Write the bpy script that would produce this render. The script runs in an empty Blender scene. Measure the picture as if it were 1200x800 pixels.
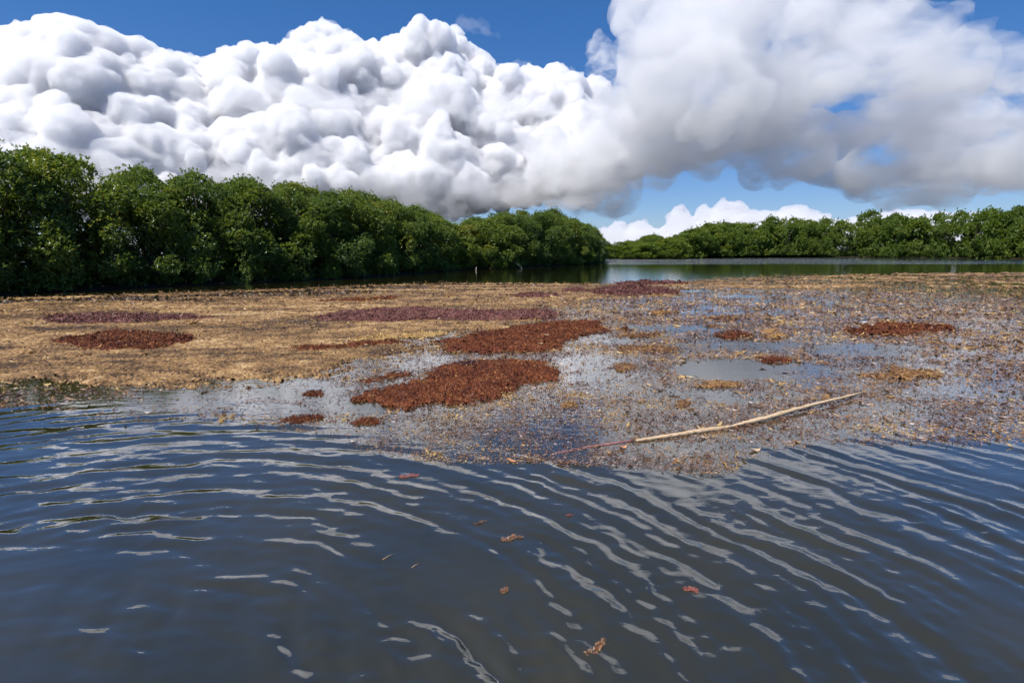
import bpy, math, random
import numpy as np

R = math.radians
rng = np.random.default_rng(7)
random.seed(7)
scene = bpy.context.scene
col = scene.collection

# ------------------------------------------------------------------ camera
CAM_H = 1.70
PITCH = math.atan(107 / 600)
cam_d = bpy.data.cameras.new('camera')
cam_d.sensor_width = 36.0
cam_d.lens = 18.0
cam_d.clip_start = 0.05
cam_d.clip_end = 20000
cam = bpy.data.objects.new('camera', cam_d)
cam.location = (0, 0, CAM_H)
cam.rotation_euler = (math.pi / 2 - PITCH, 0, 0)
col.objects.link(cam)
scene.camera = cam

# ------------------------------------------------------------------ exposure
scene.view_settings.view_transform = 'Standard'
scene.view_settings.look = 'None'
scene.view_settings.gamma = 1.0
scene.view_settings.exposure = 0.3
scene.view_settings.use_curve_mapping = False
scene.cycles.max_bounces = 8
scene.cycles.transparent_max_bounces = 8
scene.cycles.sample_clamp_indirect = 6.0

# ------------------------------------------------------------------ sun
SUN_DIR = np.array([-0.40, -0.38, 0.84]); SUN_DIR /= np.linalg.norm(SUN_DIR)
SUN_EL = math.asin(SUN_DIR[2]); SUN_AZ = math.atan2(SUN_DIR[0], SUN_DIR[1])
sd = bpy.data.lights.new('sun', 'SUN')
sd.energy = 4.6
sd.angle = R(0.53)
sd.color = (1.0, 0.95, 0.87)
sun = bpy.data.objects.new('sun', sd)
sun.rotation_euler = (math.pi / 2 - SUN_EL, 0, -SUN_AZ + math.pi)
sun.location = (-20, -5, 40)
col.objects.link(sun)

# ------------------------------------------------------------------ pixel <-> water plane helpers (photo is 1200 x 800)
CP, SP = math.cos(PITCH), math.sin(PITCH)
def gp(x, y, z=0.0):
    """point of the plane at height z that the photo shows at pixel x, y"""
    xc, yc = (x - 600) / 600, -(y - 400) / 600
    dz, dy = -SP + yc * CP, CP + yc * SP
    t = (CAM_H - z) / -dz
    return np.array([xc * t, dy * t, z])
def px(X, Y, Z=0.0):
    dep = Y * CP - (Z - CAM_H) * SP
    up = Y * SP + (Z - CAM_H) * CP
    return 600 + 600 * X / dep, 400 - 600 * up / dep
def azel(x, y):
    """world azimuth / elevation (degrees) of a sky direction"""
    xc, yc = (x - 600) / 600, -(y - 400) / 600
    dz, dy = -SP + yc * CP, CP + yc * SP
    return math.degrees(math.atan2(xc, dy)), math.degrees(math.atan2(dz, math.hypot(xc, dy)))

# ------------------------------------------------------------------ node helper
class NT:
    def __init__(s, tree): s.t = tree
    def node(s, typ, **kw):
        n = s.t.nodes.new(typ)
        for k, v in kw.items(): setattr(n, k, v)
        return n
    def put(s, sock, v):
        if isinstance(v, bpy.types.NodeSocket): s.t.links.new(v, sock)
        elif v is not None: sock.default_value = v
    def m(s, op, a, b=None, c=None, clamp=False):
        n = s.node('ShaderNodeMath', operation=op, use_clamp=clamp)
        for i, v in enumerate((a, b, c)):
            if v is not None: s.put(n.inputs[i], v)
        return n.outputs[0]
    def v(s, op, a, b=None, scale=None):
        n = s.node('ShaderNodeVectorMath', operation=op)
        s.put(n.inputs[0], a)
        if b is not None: s.put(n.inputs[1], b)
        if scale is not None: s.put(n.inputs['Scale'], scale)
        return n.outputs['Value'] if op in ('LENGTH', 'DOT_PRODUCT', 'DISTANCE') else n.outputs[0]
    def ss(s, x, lo, hi):
        n = s.node('ShaderNodeMapRange', interpolation_type='SMOOTHSTEP')
        s.put(n.inputs[0], x); s.put(n.inputs[1], lo); s.put(n.inputs[2], hi)
        n.inputs[3].default_value = 0; n.inputs[4].default_value = 1
        return n.outputs[0]
    def lin(s, x, lo, hi, a=0.0, b=1.0):
        n = s.node('ShaderNodeMapRange')
        s.put(n.inputs[0], x); s.put(n.inputs[1], lo); s.put(n.inputs[2], hi)
        s.put(n.inputs[3], a); s.put(n.inputs[4], b)
        return n.outputs[0]
    def noise(s, vec, scale, detail=4, rough=0.5, color=False, dist=0.0, lac=2.0):
        n = s.node('ShaderNodeTexNoise')
        s.put(n.inputs['Vector'], vec)
        n.inputs['Scale'].default_value = scale; n.inputs['Detail'].default_value = detail
        n.inputs['Roughness'].default_value = rough; n.inputs['Distortion'].default_value = dist
        n.inputs['Lacunarity'].default_value = lac
        return n.outputs['Color' if color else 'Fac']
    def voro(s, vec, scale, detail=3, rough=0.5, smooth=0.6, lac=2.2):
        n = s.node('ShaderNodeTexVoronoi', feature='SMOOTH_F1', normalize=True)
        s.put(n.inputs['Vector'], vec)
        n.inputs['Scale'].default_value = scale; n.inputs['Detail'].default_value = detail
        n.inputs['Roughness'].default_value = rough; n.inputs['Lacunarity'].default_value = lac
        n.inputs['Smoothness'].default_value = smooth
        return n.outputs['Distance']
    def curve(s, x, pts):
        n = s.node('ShaderNodeFloatCurve')
        c = n.mapping.curves[0]
        while len(c.points) < len(pts): c.points.new(0.5, 0.5)
        for p, (a, b) in zip(c.points, pts): p.location = (a, b); p.handle_type = 'AUTO'
        n.mapping.update()
        s.put(n.inputs['Value'], x)
        return n.outputs[0]
    def mix(s, f, a, b):
        n = s.node('ShaderNodeMix', data_type='RGBA')
        s.put(n.inputs[0], f); s.put(n.inputs[6], a); s.put(n.inputs[7], b)
        return n.outputs[2]
    def ramp(s, f, stops):
        n = s.node('ShaderNodeValToRGB')
        e = n.color_ramp.elements
        while len(e) < len(stops): e.new(0.5)
        for q, (p, c) in zip(e, stops): q.position = p; q.color = (*c, 1)
        s.put(n.inputs[0], f)
        return n.outputs[0]

# ------------------------------------------------------------------ world: Nishita sky with cumulus clouds
world = bpy.data.worlds.new('World'); scene.world = world
world.use_nodes = True
wt = world.node_tree; wt.nodes.clear()
W = NT(wt)

sky = W.node('ShaderNodeTexSky', sky_type='NISHITA', sun_disc=False)
sky.sun_elevation = SUN_EL
sky.sun_rotation = SUN_AZ
sky.altitude = 0; sky.air_density = 1.0; sky.dust_density = 0.1; sky.ozone_density = 2.5
bg_sky = W.node('ShaderNodeBackground'); bg_sky.inputs[1].default_value = 0.10
hs = W.node('ShaderNodeHueSaturation'); hs.inputs['Saturation'].default_value = 1.35
tint = W.node('ShaderNodeMix', data_type='RGBA', blend_type='MULTIPLY'); tint.inputs[0].default_value = 1.0; tint.inputs[7].default_value = (0.84, 0.97, 1.16, 1)
wt.links.new(sky.outputs[0], hs.inputs['Color']); wt.links.new(hs.outputs[0], tint.inputs[6]); gm = W.node('ShaderNodeGamma'); gm.inputs[1].default_value = 0.75; wt.links.new(tint.outputs[2], gm.inputs[0])
tint2 = W.node('ShaderNodeMix', data_type='RGBA', blend_type='MULTIPLY'); tint2.inputs[0].default_value = 1.0; tint2.inputs[7].default_value = (0.90, 0.99, 1.24, 1)
wt.links.new(gm.outputs[0], tint2.inputs[6]); wt.links.new(tint2.outputs[2], bg_sky.inputs[0])
shader = bg_sky.outputs[0]
wo = W.node('ShaderNodeOutputWorld'); wt.links.new(shader, wo.inputs[0])

# ------------------------------------------------------------------ mesh helpers
def mesh_np(name, V, F, smooth=False):
    """mesh from numpy arrays; F is (n,3) or (n,4)"""
    V = np.asarray(V, dtype=np.float32); F = np.asarray(F, dtype=np.int32)
    me = bpy.data.meshes.new(name)
    k = F.shape[1]
    me.vertices.add(len(V)); me.vertices.foreach_set('co', V.ravel())
    me.loops.add(F.size); me.loops.foreach_set('vertex_index', F.ravel())
    me.polygons.add(len(F)); me.polygons.foreach_set('loop_start', np.arange(0, F.size, k, dtype=np.int32))
    me.polygons.foreach_set('use_smooth', np.full(len(F), smooth, dtype=bool))
    me.update(calc_edges=True)
    return me
def face_attr(me, name, vals):
    a = me.attributes.new(name, 'FLOAT', 'FACE'); a.data.foreach_set('value', np.asarray(vals, dtype=np.float32))
def link(name, me, mat=None, parent=None, kind=None, label=None, cat=None, group=None):
    o = bpy.data.objects.new(name, me); col.objects.link(o)
    if mat is not None and me is not None and not me.materials: me.materials.append(mat)
    if parent is not None: o.parent = parent
    if kind: o['kind'] = kind
    if label: o['label'] = label
    if cat: o['category'] = cat
    if group: o['group'] = group
    return o

# lattice noise
_perm = np.random.default_rng(3).random((64, 64, 64)).astype(np.float32)
def vnoise(P):
    P = np.asarray(P, dtype=np.float64)
    i = np.floor(P).astype(np.int64); f = P - i; f = f * f * f * (f * (f * 6 - 15) + 10)
    i0 = i & 63; i1 = (i + 1) & 63
    x0, y0, z0 = i0.T; x1, y1, z1 = i1.T; fx, fy, fz = f.T
    g = _perm
    a = g[x0, y0, z0] * (1 - fx) + g[x1, y0, z0] * fx
    b = g[x0, y1, z0] * (1 - fx) + g[x1, y1, z0] * fx
    c = g[x0, y0, z1] * (1 - fx) + g[x1, y0, z1] * fx
    d = g[x0, y1, z1] * (1 - fx) + g[x1, y1, z1] * fx
    return (a * (1 - fy) + b * fy) * (1 - fz) + (c * (1 - fy) + d * fy) * fz
def fbm(P, octv=4, rough=0.5, billow=False):
    P = np.array(P, dtype=np.float64); s = 0; amp = 1; tot = 0
    for k in range(octv):
        n = vnoise(P + 17.3 * k)
        if billow: n = np.abs(n * 2 - 1)
        s = s + amp * n; tot += amp; amp *= rough; P = P * 2.03
    return s / tot

# ------------------------------------------------------------------ clouds
def ray(x, y):
    xc, yc = (x - 600) / 600, -(y - 400) / 600
    v = np.array([xc, CP + yc * SP, -SP + yc * CP])
    return v / math.hypot(v[0], v[1])          # scaled to unit ground distance
def ico(sub):
    import bmesh
    bm = bmesh.new(); bmesh.ops.create_icosphere(bm, subdivisions=sub, radius=1.0)
    V = np.array([v.co[:] for v in bm.verts]); F = np.array([[v.index for v in f.verts] for f in bm.faces]); bm.free()
    return V, F
ICO2 = ico(2)
def remesh(me, voxel):
    tmp = bpy.data.objects.new('tmp', me); col.objects.link(tmp)
    md = tmp.modifiers.new('r', 'REMESH'); md.mode = 'VOXEL'; md.voxel_size = voxel
    out = bpy.data.meshes.new_from_object(tmp.evaluated_get(bpy.context.evaluated_depsgraph_get()))
    bpy.data.objects.remove(tmp); bpy.data.meshes.remove(me)
    return out
def cloud_mesh(name, balls, voxel, amps, base_z, flat=0.6, seed=0):
    """balls: (x, y, z, r); one closed fluffy surface round all of them"""
    V0, F0 = ICO2
    Vs, Fs = [], []
    for k, (x, y, z, r) in enumerate(balls):
        Vs.append(V0 * r + (x, y, z)); Fs.append(F0 + k * len(V0))
    V = np.vstack(Vs)
    low = V[:, 2] < base_z
    V[low, 2] = base_z - (base_z - V[low, 2]) * flat
    me = remesh(mesh_np('tmp', V, np.vstack(Fs)), voxel)
    n = len(me.vertices)
    for (lam, a, bil) in amps:
        co = np.empty(n * 3, np.float32); me.vertices.foreach_get('co', co); co = co.reshape(-1, 3)
        no = np.empty(n * 3, np.float32); me.vertices.foreach_get('normal', no); no = no.reshape(-1, 3)
        f = fbm(co / lam + seed, 3, 0.5, bil)
        f = (0.5 - f) if bil else (f - 0.5)
        co = co + no * (f * 2 * a)[:, None]
        me.vertices.foreach_set('co', co.astype(np.float32).ravel()); me.update()
    me = remesh(me, voxel * 0.9)
    me.polygons.foreach_set('use_smooth', np.ones(len(me.polygons), bool))
    me.name = name
    return me
def puffs(balls, rnd, levels, up=0.0):
    """cauliflower: smaller balls grow on the upper faces of larger ones"""
    out = list(balls); cur = list(balls)
    for (n, kr) in levels:
        nxt = []
        for (x, y, z, r) in cur:
            for _ in range(n):
                d = rnd.normal(size=3); d /= np.linalg.norm(d)
                if d[2] < -0.2: d[2] *= -1
                if d[1] > 0.5: d[1] *= -1
                rr = r * kr * rnd.uniform(0.6, 1.25)
                nxt.append((x + d[0] * r * 0.92, y + d[1] * r * 0.92, z + d[2] * r * 0.92, rr))
        out += nxt; cur = nxt
    return out

def vapour(name, density, color=(0.963, 0.963, 0.968), torn=None):
    """white water vapour; torn = (size of the shreds in metres, seed) breaks its density up"""
    m = bpy.data.materials.new(name); m.use_nodes = True
    q = NT(m.node_tree); m.node_tree.nodes.clear()
    vs = q.node('ShaderNodeVolumePrincipled')
    vs.inputs['Color'].default_value = (*color, 1); vs.inputs['Density'].default_value = density; vs.inputs['Anisotropy'].default_value = 0.25
    if torn:
        g_ = q.node('ShaderNodeNewGeometry')
        P = q.v('ADD', q.v('MULTIPLY', g_.outputs['Position'], (1 / torn[0], 1 / torn[0], 1.7 / torn[0])), (torn[1], torn[1], torn[1]))
        nz = q.noise(P, 1.0, 5, 0.58, dist=0.3)
        q.put(vs.inputs['Density'], q.m('MULTIPLY', q.ss(nz, 0.36, 0.66), density * 2.4))
        m.cycles.volume_step_rate = 0.2
    m.node_tree.links.new(vs.outputs[0], q.node('ShaderNodeOutputMaterial').inputs['Volume'])
    return m
scene.cycles.volume_bounces = 24; scene.cycles.max_bounces = 24

def cloud_bank(label, tops, bots, dist, r0, rnd, levels, voxel, amps, depth, seed, density, taper=0.55, veil=None, torn=None, white=0.963):
    """tops / bots: outline in photo pixels; the cloud stands at ground distance dist"""
    tx = [p[0] for p in tops]; ty = [p[1] for p in tops]
    bx = [p[0] for p in bots]; by = [p[1] for p in bots]
    balls = []
    x = tx[0]
    while x < tx[-1]:
        yt, yb = np.interp(x, tx, ty), np.interp(x, bx, by)
        zt = CAM_H + ray(x, yt)[2] * dist; zb = CAM_H + ray(x, yb)[2] * dist
        r = min(r0 * rnd.uniform(0.65, 1.25), max((zt - zb) * 0.42, r0 * 0.25))
        z = zt - r * 1.25; k = 0
        while z > zb or k == 0:
            dv = dist + rnd.uniform(-0.3, 1.0) * depth - (zt - z) * taper
            d = ray(x + rnd.uniform(-5, 5), 0); d = d / math.hypot(d[0], d[1])
            balls.append((d[0] * dv, d[1] * dv, CAM_H + (z - CAM_H) * dv / dist, r * (1 + 0.08 * k)))
            z -= r * rnd.uniform(0.7, 1.05); k += 1
        x += r / dist * 600 * rnd.uniform(0.55, 0.95)
    base_z = np.mean([CAM_H + ray(a, b)[2] * dist for a, b in bots])
    balls = puffs(balls, rnd, levels)
    me = cloud_mesh('cloud', balls, voxel, amps, base_z, seed=seed)
    print('cloud', len(balls), len(me.vertices))
    o = link('cloud', me, vapour('cloud_vapour', density, (white, white, white + .004), torn=torn), kind='structure', label=label)
    if veil:                                        # torn thin vapour round the dense cloud
        vb = [(x, y, z, r * veil[1]) for (x, y, z, r) in balls[:len(balls)]]
        vm = cloud_mesh('veil', vb, voxel * 1.9, veil[2], base_z - 20, seed=seed + 3.3)
        print('veil', len(vm.vertices))
        link('veil', vm, vapour('thin_vapour', veil[0], torn=(95, 2.0)), parent=o)
    return o

crnd = np.random.default_rng(21)
AMPS = ((240, 60, False), (130, 40, True), (60, 26, True), (28, 17, True), (14, 8, True))
SOFTA = ((300, 150, False), (120, 90, False), (60, 46, False), (30, 18, True))
VEILA = ((200, 60, False), (90, 60, False), (45, 34, False))
cloud_bank('long wall of bright cumulus cloud above the near mangroves',
           [(-160, 50), (-40, 90), (60, 30), (180, 64), (240, 90), (290, 60), (330, 52), (345, 40), (384, 30), (400, 48), (450, 54), (475, 52), (490, 40), (503, 28), (518, 32), (528, 58), (545, 72), (575, 86), (604, 78), (640, 94), (668, 84), (690, 100), (715, 140), (735, 175), (750, 190)],
           [(-160, 232), (300, 236), (480, 236), (560, 226), (640, 212), (700, 200), (750, 196)], 3000, 62, crnd, ((4, .5), (3, .48)), 9.5, AMPS, 300, 5, 0.06, veil=(0.006, 1.02, VEILA), white=0.976)
cloud_bank('grey ragged cloud bank drifting low over the channel',
           [(640, 170), (690, 130), (720, 96), (760, 110), (800, 130), (850, 115), (905, 85), (960, 130), (1050, 150), (1150, 120), (1350, 140)],
           [(640, 222), (690, 222), (760, 210), (830, 200), (900, 188), (1050, 196), (1350, 210)], 2600, 60, crnd, ((3, .5), (2, .55)), 20, SOFTA, 260, 9, 0.008, torn=(190, 3.0))
cloud_bank('tall soft cloud mass at the upper right',
           [(698, 112), (720, 84), (740, 52), (764, 14), (785, -40), (820, -110), (860, -110), (878, -20), (893, 70), (920, 50), (980, -50), (1080, -10), (1200, 40), (1350, 60)],
           [(698, 130), (800, 150), (893, 120), (1000, 110), (1350, 130)], 2300, 62, crnd, ((3, .55), (2, .5)), 20, SOFTA, 150, 14, 0.0065, torn=(210, 8.0))
cloud_bank('pale grey cloud layer added to brighten the base of the cumulus wall',
           [(-260, 200), (0, 190), (200, 210), (330, 200), (420, 206), (500, 190), (560, 200), (640, 196), (700, 204), (740, 218)],
           [(-260, 238), (0, 240), (420, 246), (560, 244), (640, 238), (740, 228)], 2450, 40, crnd, ((3, .55), (2, .5)), 20, SOFTA, 220, 41, 0.005, torn=(160, 5.0))  # soft sunlit cloud added in front to lift the wall's dark base
cloud_bank('thin grey band of cloud crossing the middle of the cumulus wall',
           [(250, 108), (330, 96), (420, 104), (520, 100), (600, 112), (660, 120)],
           [(250, 128), (420, 134), (560, 136), (660, 134)], 2500, 24, crnd, ((3, .55), (2, .5)), 18, ((150, 40, False), (60, 26, False)), 120, 61, 0.005, torn=(130, 11.0))
cloud_bank('small shred of cloud beside the tall column',
           [(694, 48), (708, 40), (726, 52), (740, 70)], [(694, 74), (740, 96)], 2350, 30, crnd, ((3, .6), (2, .5)), 10, ((90, 60, False), (40, 30, False), (20, 12, False)), 60, 51, 0.006, torn=(80, 1.5))
cloud_bank('faint wisp in the blue above the cumulus wall',
           [(540, 20), (556, 22), (566, 30), (580, 38)], [(540, 30), (580, 46)], 2600, 14, crnd, ((3, .6), (2, .6)), 7, ((60, 30, False), (30, 18, False), (15, 9, False)), 60, 57, 0.0018)
cloud_bank('low far row of white cumulus heads over the far mangroves',
           [(640, 280), (700, 276), (722, 266), (734, 259), (745, 267), (764, 258), (788, 272), (800, 256), (810, 241), (820, 248), (829, 276), (837, 238), (850, 252), (866, 233), (876, 248), (884, 236), (905, 250), (960, 240), (1010, 260), (1080, 246), (1200, 252), (1300, 252)],
           [(640, 292), (1300, 292)], 7000, 38, crnd, ((4, .5), (3, .5)), 16, ((150, 34, True), (60, 26, True)), 130, 31, 0.02)

# ------------------------------------------------------------------ materials
def principled(name, rough=0.6, spec=0.5):
    m = bpy.data.materials.new(name); m.use_nodes = True
    q = NT(m.node_tree)
    p = m.node_tree.nodes['Principled BSDF']
    p.inputs['Roughness'].default_value = rough
    p.inputs['Specular IOR Level'].default_value = spec
    return m, q, p
def tone_mat(name, stops, rough=0.55, spec=0.4, trans=0.0, var=0.12, each=0.0):
    """plant material: the tone attribute of each leaf picks its colour"""
    m, q, p = principled(name, rough, spec)
    at = q.node('ShaderNodeAttribute', attribute_name='tone')
    geo = q.node('ShaderNodeNewGeometry')
    nz = q.noise(geo.outputs['Position'], 1.7, 3, 0.6)
    f = q.m('ADD', at.outputs['Fac'], q.m('MULTIPLY', q.m('SUBTRACT', nz, 0.5), var * 2))
    if each: f = q.m('ADD', f, q.m('MULTIPLY', q.m('SUBTRACT', q.node('ShaderNodeObjectInfo').outputs['Random'], 0.5), each))
    c = q.ramp(f, stops)
    q.put(p.inputs['Base Color'], c)
    if trans:
        tl = q.node('ShaderNodeBsdfTranslucent')
        hs_ = q.node('ShaderNodeHueSaturation'); hs_.inputs['Hue'].default_value = 0.48; hs_.inputs['Saturation'].default_value = 1.15; hs_.inputs['Value'].default_value = 1.3
        q.put(hs_.inputs['Color'], c); q.put(tl.inputs[0], hs_.outputs[0])
        mx = q.node('ShaderNodeMixShader'); mx.inputs[0].default_value = trans
        q.put(mx.inputs[1], p.outputs[0]); q.put(mx.inputs[2], tl.outputs[0])
        q.put(m.node_tree.nodes['Material Output'].inputs['Surface'], mx.outputs[0])
    return m

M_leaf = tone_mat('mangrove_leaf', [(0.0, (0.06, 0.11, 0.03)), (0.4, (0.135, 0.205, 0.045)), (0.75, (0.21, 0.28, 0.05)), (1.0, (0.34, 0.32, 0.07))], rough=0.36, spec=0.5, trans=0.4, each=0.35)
M_leaf_far = tone_mat('far_mangrove_leaf', [(0.0, (0.06, 0.11, 0.02)), (0.45, (0.135, 0.205, 0.034)), (0.8, (0.21, 0.27, 0.04)), (1.0, (0.33, 0.28, 0.05))], rough=0.5, spec=0.4, trans=0.4, each=0.3)
M_tan = tone_mat('tan_sargassum', [(0.0, (0.06, 0.034, 0.014)), (0.4, (0.23, 0.128, 0.048)), (0.75, (0.38, 0.225, 0.088)), (1.0, (0.54, 0.37, 0.18))], rough=0.6, spec=0.3, var=0.10)
M_gold = tone_mat('golden_sargassum', [(0.0, (0.09, 0.040, 0.020)), (0.35, (0.24, 0.115, 0.045)), (0.7, (0.40, 0.23, 0.065)), (1.0, (0.56, 0.38, 0.14))], rough=0.45, spec=0.4, var=0.12)
M_red = tone_mat('red_brown_sargassum', [(0.0, (0.030, 0.008, 0.005)), (0.4, (0.125, 0.034, 0.013)), (0.75, (0.22, 0.068, 0.022)), (1.0, (0.42, 0.20, 0.065))], rough=0.6, spec=0.2, var=0.12)
M_purple = tone_mat('purple_brown_sargassum', [(0.0, (0.035, 0.012, 0.010)), (0.4, (0.135, 0.050, 0.040)), (0.75, (0.22, 0.095, 0.075)), (1.0, (0.40, 0.25, 0.20))], rough=0.6, spec=0.2, var=0.12)

M_mauve = tone_mat('faded_mauve_sargassum', [(0.0, (0.10, 0.055, 0.05)), (0.5, (0.27, 0.18, 0.16)), (1.0, (0.52, 0.42, 0.38))], rough=0.4, spec=0.5, var=0.12)

# bark
M_bark, q, p = principled('mangrove_bark', 0.85, 0.2)
geo = q.node('ShaderNodeNewGeometry')
q.put(p.inputs['Base Color'], q.ramp(q.noise(geo.outputs['Position'], 9, 5, 0.65), [(0.3, (0.035, 0.026, 0.02)), (0.7, (0.13, 0.105, 0.08))]))
M_mud, q, p = principled('bank_mud', 0.7, 0.3)
geo = q.node('ShaderNodeNewGeometry')
q.put(p.inputs['Base Color'], q.ramp(q.noise(geo.outputs['Position'], 1.5, 5, 0.65), [(0.3, (0.018, 0.014, 0.01)), (0.7, (0.05, 0.038, 0.025))]))

# water: murky lagoon, olive body colour under a clear reflecting surface
M_water, q, p = principled('lagoon_water', 0.03, 0.5)
p.inputs['IOR'].default_value = 1.6
p.inputs['Coat Weight'].default_value = 1.0; p.inputs['Coat IOR'].default_value = 1.5; p.inputs['Coat Roughness'].default_value = 0.03   # extra coat added to brighten low-angle reflections
geo = q.node('ShaderNodeNewGeometry')
q.put(p.inputs['Base Color'], q.ramp(q.noise(geo.outputs['Position'], 0.8, 4, 0.55), [(0.3, (0.024, 0.023, 0.011)), (0.7, (0.042, 0.036, 0.014))]))
mp = q.v('MULTIPLY', geo.outputs['Position'], (1.0, 2.2, 1.0))
bmp = q.node('ShaderNodeBump'); bmp.inputs['Strength'].default_value = 0.5
spy = q.node('ShaderNodeSeparateXYZ'); q.put(spy.inputs[0], geo.outputs['Position'])
mp2 = q.v('MULTIPLY', geo.outputs['Position'], (0.02, 0.16, 1.0))
ruf = q.m('MULTIPLY', q.ss(spy.outputs[1], 58, 78), q.ss(q.noise(mp2, 1.0, 3, 0.55), 0.36, 0.50))   # wind-ruffled lanes out in the channel
q.put(bmp.inputs['Distance'], q.m('MULTIPLY_ADD', ruf, 0.12, 0.005))
q.put(p.inputs['Roughness'], q.m('MULTIPLY_ADD', ruf, 0.06, 0.03))
q.put(bmp.inputs['Height'], q.noise(mp, 6.0, 3, 0.5))
q.put(p.inputs['Normal'], bmp.outputs[0]); q.put(p.inputs['Coat Normal'], bmp.outputs[0])

# ------------------------------------------------------------------ where the weed lies (looked up on the water plane)
def interp(x, pts):
    return np.interp(x, [a for a, b in pts], [b for a, b in pts])
MAT_TOP = [(-300, 356), (0, 349), (150, 344), (300, 339), (400, 335), (450, 333), (520, 331), (600, 331), (720, 332), (760, 331), (820, 327), (900, 322), (1050, 319), (1400, 317)]
MAT_LOW = [(-300, 446), (100, 452), (300, 446), (340, 445), (400, 436), (450, 420), (520, 402), (560, 390), (640, 369), (700, 354), (800, 347), (900, 340), (1100, 336), (1400, 336)]
WEED_LOW = [(-300, 480), (100, 486), (300, 496), (380, 508), (450, 532), (520, 546), (600, 548), (700, 552), (850, 556), (900, 532), (1000, 524), (1400, 515)]
def n2(X, Y, sx, sy, seed, octv=4, rough=0.55):
    P = np.stack([np.asarray(X) / sx + seed, np.asarray(Y) / sy + seed * 1.7, np.full(np.shape(X), seed * 0.31)], -1)
    return fbm(P.reshape(-1, 3), octv, rough).reshape(np.shape(X))
def sstep(x, a, b):
    t = np.clip((x - a) / (b - a), 0, 1); return t * t * (3 - 2 * t)
POOLS = [(850, 433, 62, 13, 1.0), (930, 436, 60, 10, .8), (345, 458, 60, 12, .85), (420, 474, 60, 9, .8), (320, 480, 40, 8, .8), (700, 397, 60, 6, .75), (690, 424, 40, 9, .8), (668, 440, 50, 8, .7),
         (845, 465, 22, 7, .9), (780, 384, 60, 5, .7), (860, 404, 80, 6, .8), (530, 378, 30, 3, .8), (815, 341, 22, 1.6, 1.), (865, 347, 30, 2.0, 1.), (830, 365, 50, 5, .6), (230, 466, 60, 9, .8), (120, 476, 50, 6, .8), (1020, 410, 70, 8, .8), (1100, 460, 50, 9, .7)]
def zones(X, Y):
    x, y = px(X, Y)
    x = np.clip(x, -400, 1600)
    wob = (n2(X, Y, 1.6, 1.6, 2.2) - 0.5)
    top, low, wl = interp(x, MAT_TOP), interp(x, MAT_LOW), interp(x, WEED_LOW)
    fine = n2(X, Y, 0.28, 0.22, 12.2, 4, 0.65) - 0.5
    dense = sstep(y, top - 2, top + 3) * (1 - sstep(y + wob * 44 + fine * 26, low - 22, low + 16))
    streak = n2(X, Y, 4.5, 0.9, 9.1, 3)
    near_top = 1 - sstep(y, top + 4, top + 15)
    leftish = 1 - sstep(x, 560, 640)
    dense = dense * (1 - near_top * sstep(streak, 0.50, 0.56) * (0.35 + 0.65 * leftish))
    patch = n2(X, Y, 0.9, 0.55, 5.5, 4, 0.6)
    sc = sstep(y, top, top + 6) * (1 - sstep(y + wob * 26, wl - 7, wl + 5))
    thin = 0.36 + 0.95 * sstep(patch, 0.36, 0.66)
    for (cx, cy, rx, ry, k) in POOLS:
        d = ((x - cx) / rx) ** 2 + ((y - cy) / ry) ** 2
        thin = thin * (1 - k * (1 - sstep(d + wob * 0.9, 0.7, 1.3)))
        if cy < 350: dense = dense * (1 - k * (1 - sstep(d, 0.6, 1.2)))
    lf = 1 - sstep(x, 380, 520)                       # fewer bits on the left open water
    thin = thin * (1 - 0.55 * lf)
    return dense, np.clip(sc * thin, 0, 1), x, y

# ------------------------------------------------------------------ water
def wave_height(X, Y):
    """ripples that spread from the boat's side, dying out in the weed"""
    x, y = px(X, np.maximum(Y, 0.3))
    x = np.clip(x, -400, 1600)
    wl = interp(x, WEED_LOW)
    amp = sstep(y, wl - 26, wl + 14) * 0.96 + 0.04
    amp = np.where(Y < 0.6, 1.0, amp)
    gust = 0.05 + 2.0 * sstep(n2(X, Y, 1.0, 0.55, 4.4, 4), 0.15, 0.9)
    h = np.zeros_like(X)
    wx = 1.25 * (n2(X, Y, 0.8, 0.5, 1.3, 5, 0.6) - 0.5); wy = 1.25 * (n2(X, Y, 0.8, 0.5, 8.3, 5, 0.6) - 0.5)
    for (cx, cy, lam, slope, ph, jit) in ((-2.1, 0.7, 0.26, .055, 0.3, .28), (-2.6, 0.2, 0.18, .060, 1.9, .24), (-1.8, 1.0, 0.125, .050, 4.0, .18), (-2.4, -0.6, 0.40, .036, 2.2, .30), (-1.2, -1.5, 0.10, .030, 5.0, .14), (-4.0, 1.5, 0.26, .035, 0.9, .3)):
        r = np.hypot(X - cx + wx * jit, Y - cy + wy * jit)
        k = 2 * math.pi / lam
        s_ = np.sin(k * r + ph)
        h = h + slope / k * (s_ + 0.22 * np.cos(2 * (k * r + ph)))
    for (ang, lam, slope, ph) in ((70, .16, .018, 1.1), (112, .12, .016, 2.7), (35, .20, .018, .4), (84, .088, .026, 3.3), (97, .115, .024, 5.3), (76, .06, .016, 1.7)):
        k = 2 * math.pi / lam
        h = h + slope / k * np.sin(k * ((X + wx * .15) * math.cos(R(ang)) + (Y + wy * .15) * math.sin(R(ang))) + ph)
    far = 1 - sstep(np.hypot(X, Y), 9, 13)
    return 1.25 * h * amp * gust * far
rows = [0.25]
while rows[-1] < 13: rows.append(rows[-1] * 1.0085)
while rows[-1] < 9000: rows.append(rows[-1] * 1.16)
rr_ = np.array(rows)
th = np.concatenate([np.arange(-60, 60.01, 0.32), np.arange(64, 300, 4)])
TH, RR = np.meshgrid(np.radians(th), rr_)
WX, WY = RR * np.sin(TH), RR * np.cos(TH)
WZ = np.where(RR < 13.2, wave_height(WX, WY), 0.0)
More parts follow.
